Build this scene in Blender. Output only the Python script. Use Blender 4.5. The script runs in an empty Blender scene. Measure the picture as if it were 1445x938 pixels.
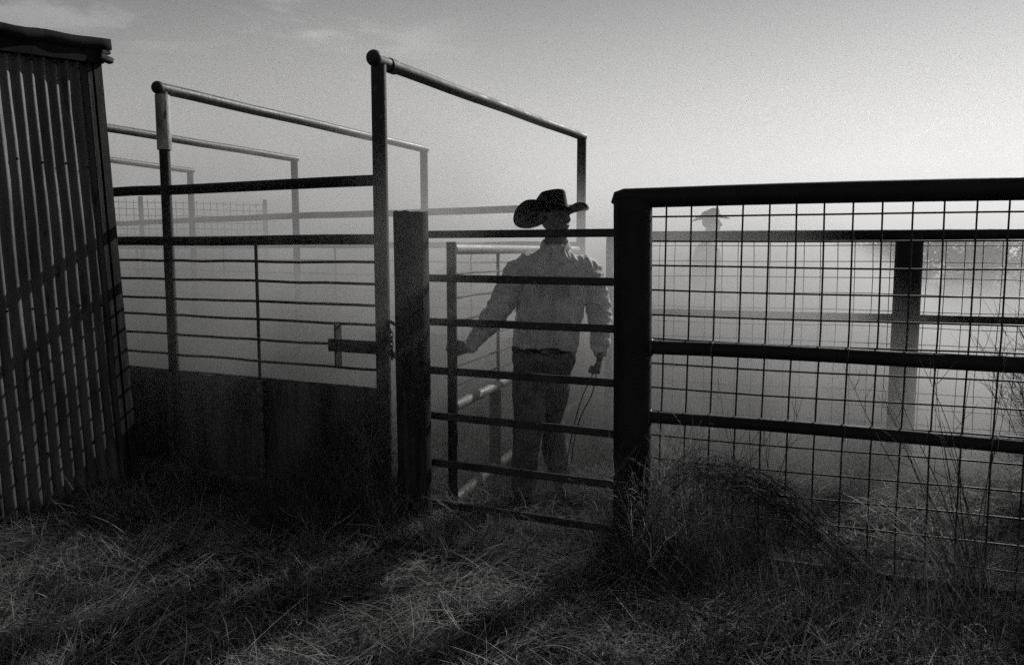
import bpy, bmesh, math, random
import numpy as np
from mathutils import Vector, Matrix, noise, Quaternion
rnd = random.Random(7)
sc = bpy.context.scene
COL = sc.collection
R = math.radians

# ------------------------------------------------------------------ camera
cam = bpy.data.cameras.new("camera"); cam_o = bpy.data.objects.new("camera", cam); COL.objects.link(cam_o)
cam.lens = 28; cam.sensor_width = 36; cam.clip_start = 0.05; cam.clip_end = 2000
cam_o.location = (0, 0, 1.47); cam_o.rotation_euler = (R(90 - 5.9), 0, 0)
sc.camera = cam_o

# ------------------------------------------------------------------ light
SUN_AZ, SUN_EL = 40.0, 29.0
SUN_STRENGTH, SKY_STRENGTH, EXPOSURE = 5.0, 0.058, 0.1
sd = Vector((math.sin(R(SUN_AZ)) * math.cos(R(SUN_EL)), math.cos(R(SUN_AZ)) * math.cos(R(SUN_EL)), math.sin(R(SUN_EL))))
sun = bpy.data.lights.new("sun", 'SUN'); sun.energy = SUN_STRENGTH; sun.angle = R(0.5); sun.color = (1, 0.985, 0.96)
sun_o = bpy.data.objects.new("sun", sun); COL.objects.link(sun_o)
sun_o.rotation_euler = sd.to_track_quat('Z', 'Y').to_euler()

sc.view_settings.view_transform = 'Standard'; sc.view_settings.look = 'None'
sc.view_settings.exposure = EXPOSURE; sc.view_settings.gamma = 1; sc.view_settings.use_curve_mapping = False
sc.cycles.max_bounces = 4; sc.cycles.diffuse_bounces = 2; sc.cycles.glossy_bounces = 2
sc.cycles.transmission_bounces = 2; sc.cycles.volume_bounces = 0; sc.cycles.transparent_max_bounces = 6
sc.cycles.use_denoising = False
sc.cycles.volume_step_rate = 1.0; sc.cycles.volume_max_steps = 48
sc.cycles.caustics_reflective = False; sc.cycles.caustics_refractive = False
sc.cycles.use_adaptive_sampling = True; sc.cycles.adaptive_threshold = 0.022; sc.cycles.adaptive_min_samples = 24


class NT:
    """small wrapper so node maths can be written as expressions"""
    def __init__(s, tree): s.t = tree; s.n = tree.nodes; s.l = tree.links
    def put(s, inp, v):
        if isinstance(v, S): s.l.new(v.k, inp)
        elif v is not None: inp.default_value = v
    def m(s, op, a, b=None, c=None, clamp=False):
        n = s.n.new('ShaderNodeMath'); n.operation = op; n.use_clamp = clamp
        for i, v in enumerate((a, b, c)):
            if v is not None: s.put(n.inputs[i], v)
        return S(s, n.outputs[0])
    def smooth(s, v, a, b):
        n = s.n.new('ShaderNodeMapRange'); n.interpolation_type = 'SMOOTHSTEP'
        s.put(n.inputs[0], v); s.put(n.inputs[1], a); s.put(n.inputs[2], b)
        n.inputs[3].default_value = 0; n.inputs[4].default_value = 1
        return S(s, n.outputs[0])
    def remap(s, v, a, b, c, d):
        n = s.n.new('ShaderNodeMapRange'); s.put(n.inputs[0], v)
        for i, x in enumerate((a, b, c, d)): n.inputs[i + 1].default_value = x
        return S(s, n.outputs[0])
    def noise(s, vec, scale, detail=2, rough=0.5, dist=0):
        n = s.n.new('ShaderNodeTexNoise'); n.inputs['Scale'].default_value = scale
        n.inputs['Detail'].default_value = detail; n.inputs['Roughness'].default_value = rough
        n.inputs['Distortion'].default_value = dist
        if vec is not None: s.put(n.inputs['Vector'], vec)
        return S(s, n.outputs['Fac'])
    def pos(s, scale=(1, 1, 1), obj=False, loc=(0, 0, 0), rot=(0, 0, 0)):
        if obj: src = s.n.new('ShaderNodeTexCoord').outputs['Object']
        else: src = s.n.new('ShaderNodeNewGeometry').outputs['Position']
        n = s.n.new('ShaderNodeMapping'); s.l.new(src, n.inputs[0])
        n.inputs['Scale'].default_value = scale; n.inputs['Location'].default_value = loc; n.inputs['Rotation'].default_value = rot
        return S(s, n.outputs[0])
    def xyz(s):
        g = s.n.new('ShaderNodeNewGeometry'); n = s.n.new('ShaderNodeSeparateXYZ'); s.l.new(g.outputs['Position'], n.inputs[0])
        return [S(s, o) for o in n.outputs]
class S:
    def __init__(s, nt, k): s.nt = nt; s.k = k
    def __add__(s, o): return s.nt.m('ADD', s, o)
    def __sub__(s, o): return s.nt.m('SUBTRACT', s, o)
    def __rsub__(s, o): return s.nt.m('SUBTRACT', o, s)
    def __mul__(s, o): return s.nt.m('MULTIPLY', s, o)
    def max(s, o): return s.nt.m('MAXIMUM', s, o)
    def min(s, o): return s.nt.m('MINIMUM', s, o)
    __radd__ = __add__; __rmul__ = __mul__

# world: NISHITA sky through the response of a red-filtered monochrome film, with thin cirrus
w = bpy.data.worlds.new("World"); sc.world = w; w.use_nodes = True
nt = NT(w.node_tree); nt.n.clear()
sky = nt.n.new('ShaderNodeTexSky'); sky.sky_type = 'NISHITA'; sky.sun_disc = False
sky.sun_elevation = R(SUN_EL); sky.sun_rotation = R(SUN_AZ); sky.dust_density = 0.25; sky.air_density = 1.6; sky.ozone_density = 1.0
sep = nt.n.new('ShaderNodeSeparateColor'); nt.l.new(sky.outputs[0], sep.inputs[0])
r_, g_, b_ = [S(nt, o) for o in sep.outputs]
lum = r_ * 0.80 + g_ * 0.17 + b_ * 0.03
tc = nt.n.new('ShaderNodeTexCoord'); mp = nt.n.new('ShaderNodeMapping'); nt.l.new(tc.outputs['Generated'], mp.inputs[0])
mp.inputs['Rotation'].default_value = (0, R(6), R(0)); mp.inputs['Scale'].default_value = (3.2, 3.2, 14)
c1 = nt.noise(S(nt, mp.outputs[0]), 2.2, 7, 0.6, 0.35)
sx = nt.n.new('ShaderNodeSeparateXYZ'); nt.l.new(tc.outputs['Generated'], sx.inputs[0])
X, Y, Z = [S(nt, o) for o in sx.outputs]
wisps = nt.smooth(c1, 0.45, 0.68) * nt.smooth(X, -0.02, -0.18) * nt.smooth(Z, 0.19, 0.26)
bands = nt.smooth(c1, 0.50, 0.75) * nt.smooth(X, 0.1, 0.35) * nt.smooth(Z, 0.24, 0.08)
val = lum * (1 + wisps * 0.55 + bands * 0.14)
cc = nt.n.new('ShaderNodeCombineColor')
for i in range(3): nt.put(cc.inputs[i], val)
bg = nt.n.new('ShaderNodeBackground'); nt.l.new(cc.outputs[0], bg.inputs[0]); bg.inputs[1].default_value = SKY_STRENGTH
wo = nt.n.new('ShaderNodeOutputWorld'); nt.l.new(bg.outputs[0], wo.inputs[0])

# ------------------------------------------------------------------ materials
def mat(name, lo, hi, scale=6, rough=0.75, stretch=(1, 1, 1), detail=5, bump=0.0, metallic=0.0, spec=0.3,
        speck=None, transl=0.0, island=None, warm=0.0):
    m = bpy.data.materials.new(name); m.use_nodes = True; nt = NT(m.node_tree); nt.n.clear()
    p = nt.pos(stretch)
    f = nt.smooth(nt.noise(p, scale, detail, 0.6), 0.3, 0.7)
    v = f * (hi - lo) + lo
    if speck:
        sp = nt.smooth(nt.noise(p, speck[0], 3, 0.6), speck[1], speck[1] + 0.08)
        v = v * (1 - sp) + sp * speck[2]
    if island is not None:
        g = nt.n.new('ShaderNodeNewGeometry'); v = v * nt.remap(S(nt, g.outputs['Random Per Island']), 0, 1, island[0], island[1])
    c = nt.n.new('ShaderNodeCombineColor')
    for i in range(3): nt.put(c.inputs[i], v)
    b = nt.n.new('ShaderNodeBsdfPrincipled'); nt.l.new(c.outputs[0], b.inputs['Base Color'])
    nt.put(b.inputs['Roughness'], nt.remap(f, 0, 1, rough - 0.1, min(1, rough + 0.08)))
    b.inputs['Metallic'].default_value = metallic; b.inputs['Specular IOR Level'].default_value = spec
    if bump:
        bn = nt.n.new('ShaderNodeBump'); bn.inputs['Strength'].default_value = bump; bn.inputs['Distance'].default_value = 0.01
        nt.put(bn.inputs['Height'], nt.noise(p, scale * 7, 5, 0.65)); nt.l.new(bn.outputs[0], b.inputs['Normal'])
    o = nt.n.new('ShaderNodeOutputMaterial'); out = b.outputs[0]
    if transl:
        t = nt.n.new('ShaderNodeBsdfTranslucent'); nt.l.new(c.outputs[0], t.inputs[0])
        mx = nt.n.new('ShaderNodeMixShader'); mx.inputs[0].default_value = transl
        nt.l.new(b.outputs[0], mx.inputs[1]); nt.l.new(t.outputs[0], mx.inputs[2]); out = mx.outputs[0]
    nt.l.new(out, o.inputs[0]); return m

M = dict(
    pipe=mat('rusted_pipe_steel', 0.010, 0.035, 5, 0.7, bump=0.25, speck=(30, 0.62, 0.07)),
    pipe_worn=mat('worn_pipe_steel', 0.02, 0.13, 4, 0.55, stretch=(1, 1, 0.5), bump=0.3, speck=(18, 0.6, 0.03)),
    black=mat('black_painted_steel', 0.008, 0.02, 5, 0.7, bump=0.2, spec=0.2),
    wire=mat('dark_wire', 0.01, 0.03, 8, 0.6),
    gate=mat('dark_gate_steel', 0.012, 0.045, 7, 0.6, bump=0.25, speck=(40, 0.62, 0.12)),
    bright=mat('bare_galvanised_pipe', 0.12, 0.22, 6, 0.62, bump=0.25, spec=0.3),
    sleeve=mat('whitewashed_sleeve', 0.05, 0.45, 9, 0.6, stretch=(1, 1, 0.3), bump=0.3, speck=(14, 0.6, 0.03)),
    wood=mat('weathered_post_wood', 0.012, 0.05, 9, 0.9, stretch=(3, 3, 0.35), bump=0.8, spec=0.1),
    timber=mat('grey_split_timber', 0.04, 0.14, 14, 0.9, stretch=(1, 1, 3), bump=0.8, spec=0.1),
    sheet=mat('streaked_sheet', 0.012, 0.09, 3.2, 0.8, stretch=(2.5, 2.5, 0.3), bump=0.3, speck=(9, 0.66, 0.10)),
    galv=mat('weathered_corrugated_iron', 0.03, 0.10, 4, 0.55, stretch=(2, 2, 0.5), bump=0.3, spec=0.3, metallic=0.15, speck=(11, 0.62, 0.02)),
    roof=mat('rusted_roof_iron', 0.008, 0.022, 4, 0.9, bump=0.3, spec=0.03),
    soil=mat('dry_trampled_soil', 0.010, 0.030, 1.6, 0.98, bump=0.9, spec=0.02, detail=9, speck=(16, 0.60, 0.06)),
    straw=mat('dry_straw', 0.10, 0.34, 1.1, 0.75, transl=0.4, island=(0.06, 2.2), spec=0.25),
    weed=mat('dead_weed', 0.03, 0.11, 2.5, 0.85, transl=0.25, island=(0.3, 1.9), spec=0.15),
    pale=mat('pale_dry_stem', 0.3, 0.6, 3, 0.7, transl=0.3, island=(0.15, 1.5)),
    leaf=mat('scrub_leaf', 0.03, 0.07, 2, 0.8, transl=0.2, island=(0.5, 1.4)),
    bark=mat('scrub_bark', 0.03, 0.07, 8, 0.9),
    skin=mat('tanned_skin', 0.09, 0.15, 20, 0.75, spec=0.1),
    hair=mat('dark_hair', 0.01, 0.03, 40, 0.7),
    shirt=mat('pale_cotton_shirt', 0.46, 0.62, 30, 0.9, bump=0.2, spec=0.1, transl=0.12),
    jeans=mat('faded_denim', 0.07, 0.14, 12, 0.95, bump=0.2, spec=0.05),
    leather=mat('worn_leather', 0.015, 0.035, 14, 0.88, spec=0.08),
    buckle=mat('belt_buckle_metal', 0.08, 0.12, 10, 0.5, metallic=0.3),
    felt=mat('black_felt', 0.006, 0.012, 15, 0.85, spec=0.12),
    coat=mat('dark_jacket', 0.03, 0.06, 10, 0.9),
    rope=mat('dark_rope', 0.02, 0.05, 60, 0.9),
)

# ------------------------------------------------------------------ mesh helpers
class MB:
    def __init__(s): s.v = []; s.f = []; s.sm = []
    def add(s, v, f, smooth=True):
        o = len(s.v); s.v += [tuple(p) for p in v]; s.f += [tuple(i + o for i in q) for q in f]; s.sm += [smooth] * len(f); return s
    def tube(s, pts, rad, seg=14, cap=True, squash=None):
        """tube along a polyline; rad number, list, or list of (ra, rb)"""
        pts = [Vector(p) for p in pts]; n = len(pts)
        if not isinstance(rad, (list, tuple)): rad = [rad] * n
        t0 = (pts[1] - pts[0]).normalized()
        ref = Vector((0, 0, 1)) if abs(t0.z) < 0.9 else Vector((1, 0, 0))
        if squash is not None: ref = Vector(squash)
        a = (ref - t0 * ref.dot(t0)).normalized(); v = []; f = []
        for i, p in enumerate(pts):
            t = (pts[min(i + 1, n - 1)] - pts[max(i - 1, 0)]).normalized()
            a = (a - t * a.dot(t)).normalized(); b = t.cross(a)
            ra, rb = rad[i] if isinstance(rad[i], (tuple, list)) else (rad[i], rad[i])
            for k in range(seg):
                q = 2 * math.pi * k / seg; v.append(p + a * (ra * math.cos(q)) + b * (rb * math.sin(q)))
        for i in range(n - 1):
            for k in range(seg):
                k2 = (k + 1) % seg; f.append((i * seg + k, i * seg + k2, (i + 1) * seg + k2, (i + 1) * seg + k))
        s.add(v, f)
        if cap: s.add(v[:seg][::-1], [tuple(range(seg))], False); s.add(v[-seg:], [tuple(range(seg))], False)
        return s
    def closed_tube(s, pts, rad, seg=14, squash=None):
        """like tube() but watertight with rounded ends, for remeshing"""
        P = [Vector(p) for p in pts]; r = list(rad) if isinstance(rad, (list, tuple)) else [rad] * len(P)
        def rr(x, k): return (x[0] * k, x[1] * k) if isinstance(x, (tuple, list)) else x * k
        def mn(x): return min(x) if isinstance(x, (tuple, list)) else x
        d0 = (P[0] - P[1]).normalized(); d1 = (P[-1] - P[-2]).normalized()
        P2 = [P[0] + d0 * mn(r[0]) * 0.9, P[0] + d0 * mn(r[0]) * 0.6] + P + [P[-1] + d1 * mn(r[-1]) * 0.6, P[-1] + d1 * mn(r[-1]) * 0.9]
        r2 = [rr(r[0], 0.35), rr(r[0], 0.8)] + r + [rr(r[-1], 0.8), rr(r[-1], 0.35)]
        o = len(s.v); s.tube(P2, r2, seg, False, squash); n = len(P2)
        s.f.append(tuple(range(o, o + seg))[::-1]); s.f.append(tuple(range(o + (n - 1) * seg, o + n * seg))); s.sm += [True, True]
        return s
    def rings(s, rings, seg=28, smooth=True):
        """watertight loft of horizontal super-ellipse rings (cx,cy,cz,rx,ry[,power])"""
        v = []; f = []
        for rg in rings:
            cx, cy, cz, rx, ry = rg[:5]; pw = rg[5] if len(rg) > 5 else 1.0
            for k in range(seg):
                q = 2 * math.pi * k / seg; c, d = math.cos(q), math.sin(q)
                v.append((cx + rx * math.copysign(abs(c) ** pw, c), cy + ry * math.copysign(abs(d) ** pw, d), cz))
        for i in range(len(rings) - 1):
            for k in range(seg):
                k2 = (k + 1) % seg; f.append((i * seg + k, i * seg + k2, (i + 1) * seg + k2, (i + 1) * seg + k))
        f.append(tuple(range(seg))[::-1]); f.append(tuple(range((len(rings) - 1) * seg, len(rings) * seg)))
        return s.add(v, f, smooth)
    def box(s, c, dims, ax=(1, 0, 0), up=(0, 0, 1), bev=0.0):
        ax = Vector(ax).normalized(); up = Vector(up); up = (up - ax * up.dot(ax)).normalized(); b = up.cross(ax)
        x, y, z = [d / 2 for d in dims]; c = Vector(c); v = []
        if bev <= 0:
            for k in ((-1, -1), (1, -1), (1, 1), (-1, 1)):
                for e in (-1, 1): v.append(c + ax * (x * e) + b * (y * k[0]) + up * (z * k[1]))
            s.add(v, [(0, 2, 3, 1), (2, 4, 5, 3), (4, 6, 7, 5), (6, 0, 1, 7), (0, 6, 4, 2), (1, 3, 5, 7)], False)
        else:
            prof = []
            for (sy, sz) in ((1, 1), (-1, 1), (-1, -1), (1, -1)):
                p1 = (sy * y, sz * (z - bev)); p2 = (sy * (y - bev), sz * z)
                prof += [p1, p2] if sy * sz > 0 else [p2, p1]
            n = len(prof)
            for e in (-1, 1): v += [c + ax * (x * e) + b * p[0] + up * p[1] for p in prof]
            f = [(k, (k + 1) % n, n + (k + 1) % n, n + k) for k in range(n)] + [tuple(range(n))[::-1], tuple(range(n, 2 * n))]
            s.add(v, f, False)
        return s
    def ellipsoid(s, c, r, rot=None, seg=20, rows=12):
        v = []; f = []; c = Vector(c); rot = rot or Matrix.Identity(3)
        for i in range(1, rows):
            a = math.pi * i / rows
            for k in range(seg):
                q = 2 * math.pi * k / seg
                v.append(c + rot @ Vector((r[0] * math.sin(a) * math.cos(q), r[1] * math.sin(a) * math.sin(q), r[2] * math.cos(a))))
        v.append(c + rot @ Vector((0, 0, r[2]))); v.append(c + rot @ Vector((0, 0, -r[2]))); T = len(v) - 2
        for i in range(rows - 2):
            for k in range(seg):
                k2 = (k + 1) % seg; f.append((i * seg + k, (i + 1) * seg + k, (i + 1) * seg + k2, i * seg + k2))
        for k in range(seg):
            k2 = (k + 1) % seg; f.append((T, k, k2)); f.append((T + 1, (rows - 2) * seg + k2, (rows - 2) * seg + k))
        return s.add(v, f)
    def mesh(s, name):
        me = bpy.data.meshes.new(name); me.from_pydata(s.v, [], s.f)
        me.polygons.foreach_set('use_smooth', s.sm); me.update(); return me
    def build(s, name, m, parent=None):
        o = bpy.data.objects.new(name, s.mesh(name)); o.data.materials.append(m); COL.objects.link(o)
        if parent is not None:
            o.parent = parent; o.matrix_parent_inverse = parent.matrix_world.inverted() if False else Matrix.Translation(-Vector(parent.location))
        return o

def tag(o, label=None, cat=None, group=None, kind=None):
    if label: o['label'] = label
    if cat: o['category'] = cat
    if group: o['group'] = group
    if kind: o['kind'] = kind
    return o
def thing(name, loc, label, cat, group=None):
    o = bpy.data.objects.new(name, None); o.empty_display_size = 0.1; COL.objects.link(o); o.location = loc
    return tag(o, label, cat, group)

def remeshed(mb, name, voxel, m, parent, smooth=2, wr=None):
    """union everything in mb into one continuous surface"""
    me = mb.mesh('tmp'); t = bpy.data.objects.new('tmp', me); COL.objects.link(t)
    r = t.modifiers.new('r', 'REMESH'); r.mode = 'VOXEL'; r.voxel_size = voxel; r.use_smooth_shade = True
    if smooth:
        k = t.modifiers.new('s', 'SMOOTH'); k.iterations = smooth; k.factor = 0.5
    dg = bpy.context.evaluated_depsgraph_get(); ev = t.evaluated_get(dg)
    out = bpy.data.meshes.new_from_object(ev); bpy.data.objects.remove(t); bpy.data.meshes.remove(me)
    out.name = name
    if wr:
        n = len(out.vertices); co = np.empty(n * 3); out.vertices.foreach_get('co', co); co = co.reshape(-1, 3)
        no = np.empty(n * 3); out.vertex_normals.foreach_get('vector', no); no = no.reshape(-1, 3)
        for i in range(n):
            d = wr(co[i]); co[i] += no[i] * d
        out.vertices.foreach_set('co', co.ravel()); out.update()
    out.polygons.foreach_set('use_smooth', [True] * len(out.polygons))
    out.materials.clear(); out.materials.append(m)
    o = bpy.data.objects.new(name, out); COL.objects.link(o); o.parent = parent
    o.matrix_parent_inverse = Matrix.Translation(-Vector(parent.location))
    return o

def lerp(a, b, t): return tuple(a[i] + (b[i] - a[i]) * t for i in range(len(a)))
def dirv(deg): return Vector((math.sin(R(deg)), math.cos(R(deg)), 0))
def spline(P, n=6):
    P = [Vector(p) for p in P]; out = []
    Q = [P[0] * 2 - P[1]] + P + [P[-1] * 2 - P[-2]]
    for i in range(1, len(Q) - 2):
        for k in range(n):
            t = k / n; a, b, c, d = Q[i - 1], Q[i], Q[i + 1], Q[i + 2]
            out.append(0.5 * ((2 * b) + (c - a) * t + (2 * a - 5 * b + 4 * c - d) * t * t + (3 * b - a - 3 * c + d) * t ** 3))
    out.append(P[-1]); return out

# ------------------------------------------------------------------ ground
def gh(x, y):
    """gentle lumps of the trampled yard"""
    near = max(0.0, 1 - max(0, y - 7) / 10)
    return near * (0.045 * noise.noise(Vector((x * 0.9, y * 0.9, 1.7))) + 0.018 * noise.noise(Vector((x * 3.1, y * 3.1, 5)))) - 0.01
xs = np.concatenate([-np.geomspace(400, 8, 14), np.arange(-7, 7.01, 0.1), np.geomspace(8, 400, 14)])
ys = np.concatenate([-np.geomspace(60, 1, 8), np.arange(-0.5, 12, 0.1), np.geomspace(12.5, 500, 18)])
v = [(x, y, gh(x, y)) for y in ys for x in xs]; nx = len(xs)
f = [(j * nx + i, j * nx + i + 1, (j + 1) * nx + i + 1, (j + 1) * nx + i) for j in range(len(ys) - 1) for i in range(nx - 1)]
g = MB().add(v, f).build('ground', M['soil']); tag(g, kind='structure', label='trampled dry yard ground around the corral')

# ------------------------------------------------------------------ tin shed at the left
K = Vector((-2.315, 4.80, 0)); wd = -dirv(27.5)              # wall runs from its far corner towards the camera
wn = Vector((-wd.y, wd.x, 0));  wn = wn if wn.x > 0 else -wn
shed = thing('tin_shed', K, 'dark corrugated iron shed wall under a ragged roof edge at the left of the pens', 'shed')
HT = 2.66; LEAN = -0.042
def corr(name, s0, s1, z0, z1, pitch, amp, m, base, direction, nrm, lean=0.0, zseg=26, per=10, jitter=0.0):
    n = int((s1 - s0) / pitch * per); V = []; F = []
    for j in range(zseg + 1):
        z = z0 + (z1 - z0) * j / zseg
        for i in range(n + 1):
            s = s0 + (s1 - s0) * i / n
            k = math.cos(2 * math.pi * s / pitch)
            a = amp * math.copysign(abs(k) ** 0.8, k)
            lap = 0.007 if 0.56 < s < 0.66 else 0.0; d = lap + 0.011 * noise.noise(Vector((s * 2.5, z * 1.5, 3))) + 0.003 * noise.noise(Vector((s * 14, z * 6, 5))) + jitter * noise.noise(Vector((s * 9, z * 4, 9)))
            zz = z + (0.05 * noise.noise(Vector((s * 5, 0, 2))) if j == 0 else 0)
            p = base + direction * s + nrm * (a + d) + Vector((0, 0, zz)) + wd * (-0.0) + Vector((lean * z, 0, 0)); V.append(p)
    W = n + 1; F = [(j * W + i, j * W + i + 1, (j + 1) * W + i + 1, (j + 1) * W + i) for j in range(zseg) for i in range(n)]
    mb = MB().add(V, F); o = mb.build(name, m, shed)
    so = o.modifiers.new('thick', 'SOLIDIFY'); so.thickness = 0.0015
    return o
corr('corrugated_wall', 0.035, 3.6, 0.03, HT - 0.02, 0.068, 0.0098, M['galv'], K, wd, wn, LEAN)
for z in (0.35, 1.15, 1.95, 2.5):
    for k in range(2, 13, 2):
        p = K + wd * (0.068 * k) + wn * 0.017 + Vector((LEAN * z, 0, z + 0.004 * math.sin(k * 5)))
        MB().tube([p, p + wn * 0.006], [0.008, 0.005], 8).build('nail', M['roof'], shed)
# back wall of the shed, hidden from the camera but there from a step aside
corr('rear_wall', 0.03, 2.6, 0.0, HT - 0.02, 0.068, 0.010, M['galv'], K, Vector((-wn.x, -wn.y, 0)), -wd, LEAN)
MB().box(K + wd * 0.02 + wn * 0.004 + Vector((LEAN * HT / 2, 0, HT / 2)), (HT, 0.05, 0.035), (LEAN, 0, 1), wn).build('corner_board', M['wood'], shed)
MB().box(K + wd * 0.075 + wn * 0.021 + Vector((LEAN * HT / 2, 0, HT / 2 - 0.03)), (HT - 0.1, 0.028, 0.006), (LEAN, 0, 1), wn).build('corner_flashing', M['wood'], shed)
# roof: overhanging rusted sheet with ragged edge, fascia and split rafter end
V = []; F = []
ns, no = 60, 22
for i in range(ns + 1):
    s = -0.04 + 3.8 * i / ns
    for j in range(no + 1):
        q = 0.085 - 2.6 * j / no
        if j == 0: q += 0.02 * noise.noise(Vector((s * 7, 1, 1)))
        ss = s + (0.03 * noise.noise(Vector((q * 9, 4, 4))) if i == 0 else 0)
        p = K + wd * ss + wn * q + Vector((LEAN * HT, 0, HT + 0.035 - q * 0.06 - ss * 0.085 + 0.006 * math.cos(q / 0.068 * math.pi * 2) + 0.02 * noise.noise(Vector((ss * 3, q * 3, 8)))))
        V.append(p)
W = no + 1
F = [(i * W + j, (i + 1) * W + j, (i + 1) * W + j + 1, i * W + j + 1) for i in range(ns) for j in range(no)]
ro = MB().add(V, F).build('roof_sheet', M['roof'], shed); so = ro.modifiers.new('t', 'SOLIDIFY'); so.thickness = 0.06; so.offset = 1
MB().box(K + wd * 1.75 + wn * 0.045 + Vector((LEAN * HT, 0, HT - 0.045 - 0.15)), (3.5, 0.03, 0.13), wd + Vector((0, 0, -0.085)), (0, 0, 1)).build('fascia', M['roof'], shed)
mb = MB()
for (dz, dl, dy) in ((-0.045, 0.05, 0.0), (-0.082, 0.075, 0.004)):
    mb.box(K - wd * (0.0 + dl * 0.1) + wn * (0.055 + dy) + Vector((LEAN * HT, 0, HT + dz)), (dl, 0.05, 0.036), -wd + Vector((0, 0, 0.3 if dl < 0.06 else -0.15)), (0, 0, 1), 0.008)
mb.build('rafter_end', M['timber'], shed)

# ------------------------------------------------------------------ pipe arches over the working alley
C0 = Vector((-0.741, 4.55, 0)); D0 = Vector((0.644, 7.494, 0)); LD = dirv(-64)
NEAR = [C0, C0 + LD * 1.70, C0 + LD * 3.45, C0 + LD * 5.35]
FAR = [D0, Vector((-0.914, 8.405, 0)), Vector((-2.497, 9.286, 0)), Vector((-4.237, 10.645, 0))]
AL = ['tall dark pipe arch beside the round gate post, nearest of the alley arches',
      'pipe arch with a whitewashed sleeve at the top of its near post',
      'hazy pipe arch behind the one with the whitewashed sleeve',
      'faintest and farthest pipe arch, its bar just above the shed side of the alley']
for i, (a, b) in enumerate(zip(NEAR, FAR)):
    t = thing('pipe_arch', a, AL[i], 'pipe arch', 'pipe arches spanning the cattle alley')
    r = (0.043, 0.034, 0.034, 0.034)[i]; zt = 2.49
    m1 = M['pipe']
    MB().tube([a + Vector((0.0, 0, -0.1)), a + Vector((0, 0, 1.2)), a + Vector((0.0, 0.0, zt))], r, 20).build('post', m1, t)
    MB().tube([b + Vector((0, 0, -0.1)), b + Vector((0, 0, 1.2)), b + Vector((0, 0, zt))], 0.043 if i == 0 else 0.04, 20).build('post', m1, t)
    d = (b - a).normalized(); za = Vector((0, 0, zt + 0.02))
    cb = MB(); pts = [a - d * 0.045 + za] + [a.lerp(b, k / 12) + za + Vector((0, 0, 0.002 * math.sin(k * 1.3 + i))) for k in range(1, 12)] + [b + d * 0.045 + za]
    cb.tube(pts, 0.036, 20); cb.build('crossbar', M['pipe_worn'] if i else M['pipe'], t)
    if i == 0:
        MB().ellipsoid(a - d * 0.04 + za + Vector((0, 0, 0.01)), (0.045, 0.045, 0.045)).build('end_cap', M['pipe'], t)
        MB().tube([a + d * 0.10 + za, a + d * 0.16 + za], 0.042, 18).build('weld_collar', M['pipe'], t)
    if i == 1:
        MB().ellipsoid(a - d * 0.03 + za, (0.042, 0.042, 0.042)).build('end_cap', M['pipe'], t)
        MB().tube([a + Vector((0, 0, 2.12)), a + Vector((0, 0, 2.3)), a + Vector((0, 0, 2.47))], 0.045, 20).build('sleeve', M['sleeve'], t)

# ------------------------------------------------------------------ near alley fence: two pipe rails, thin rods, sheet base
fn = Vector((-LD.y, LD.x, 0)); fn = fn if fn.y < 0 else -fn      # towards camera
t = thing('alley_fence', C0, 'near fence of the cattle alley, dark rails and thin rods above a stained sheet base', 'fence')
L = 5.6
def seg_pts(a, b, n, z, wob=0.0, seed=0):
    return [a.lerp(b, k / n) + Vector((0, 0, z + wob * noise.noise(Vector((k * 0.7, seed, z))))) for k in range(n + 1)]
MB().tube(seg_pts(C0, C0 + LD * L, 14, 1.862, 0.008), 0.032, 16).build('top_rail', M['black'], t)
MB().tube(seg_pts(C0, C0 + LD * L, 14, 1.53, 0.006), 0.030, 16).build('middle_rail', M['black'], t)
for k, z in enumerate((1.400, 1.278, 1.152, 1.040, 0.912, 0.778)):
    MB().tube(seg_pts(C0, C0 + LD * L, 28, z, 0.007, k), 0.0085, 8).build('rod', M['pipe'], t)
for s in (0.93, 2.62, 4.4):
    a = C0 + LD * s + fn * 0.012
    MB().tube([a + Vector((0, 0, 0.05)), a + Vector((0, 0, 1.52))], 0.011, 8).build('upright', M['pipe'], t)
V = []; F = []; nn = 90
for j in range(9):
    for i in range(nn + 1):
        s = 0.03 + (L - 0.03) * i / nn; z = -0.03 + 0.695 * j / 8
        if j == 8: z += 0.012 * noise.noise(Vector((s * 4, 2, 1)))
        V.append(C0 + LD * s + fn * (0.016 + 0.016 * noise.noise(Vector((s * 1.6, z * 2.2, 4)))) + Vector((0, 0, z)))
F = [(j * (nn + 1) + i, j * (nn + 1) + i + 1, (j + 1) * (nn + 1) + i + 1, (j + 1) * (nn + 1) + i) for j in range(8) for i in range(nn)]
o = MB().add(V, F).build('sheet_base', M['sheet'], t); so = o.modifiers.new('t', 'SOLIDIFY'); so.thickness = 0.006
MB().tube(seg_pts(C0 + fn * 0.01, C0 + LD * L + fn * 0.01, 20, 0.668, 0.006, 3), 0.008, 8).build('sheet_lip', M['timber'], t)
MB().box(C0 + LD * 2.8 + fn * 0.05 + Vector((0, 0, 0.02)), (5.5, 0.07, 0.055), LD, (0, 0, 1), 0.008).build('sill_board', M['timber'], t)
for s in (0.9, 1.7, 2.6):
    MB().tube([C0 + LD * s + fn * 0.045 + Vector((0, 0, 0)), C0 + LD * s + fn * 0.045 + Vector((0, 0, 0.66))], 0.02, 10).build('stake', M['timber'], t)
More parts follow.
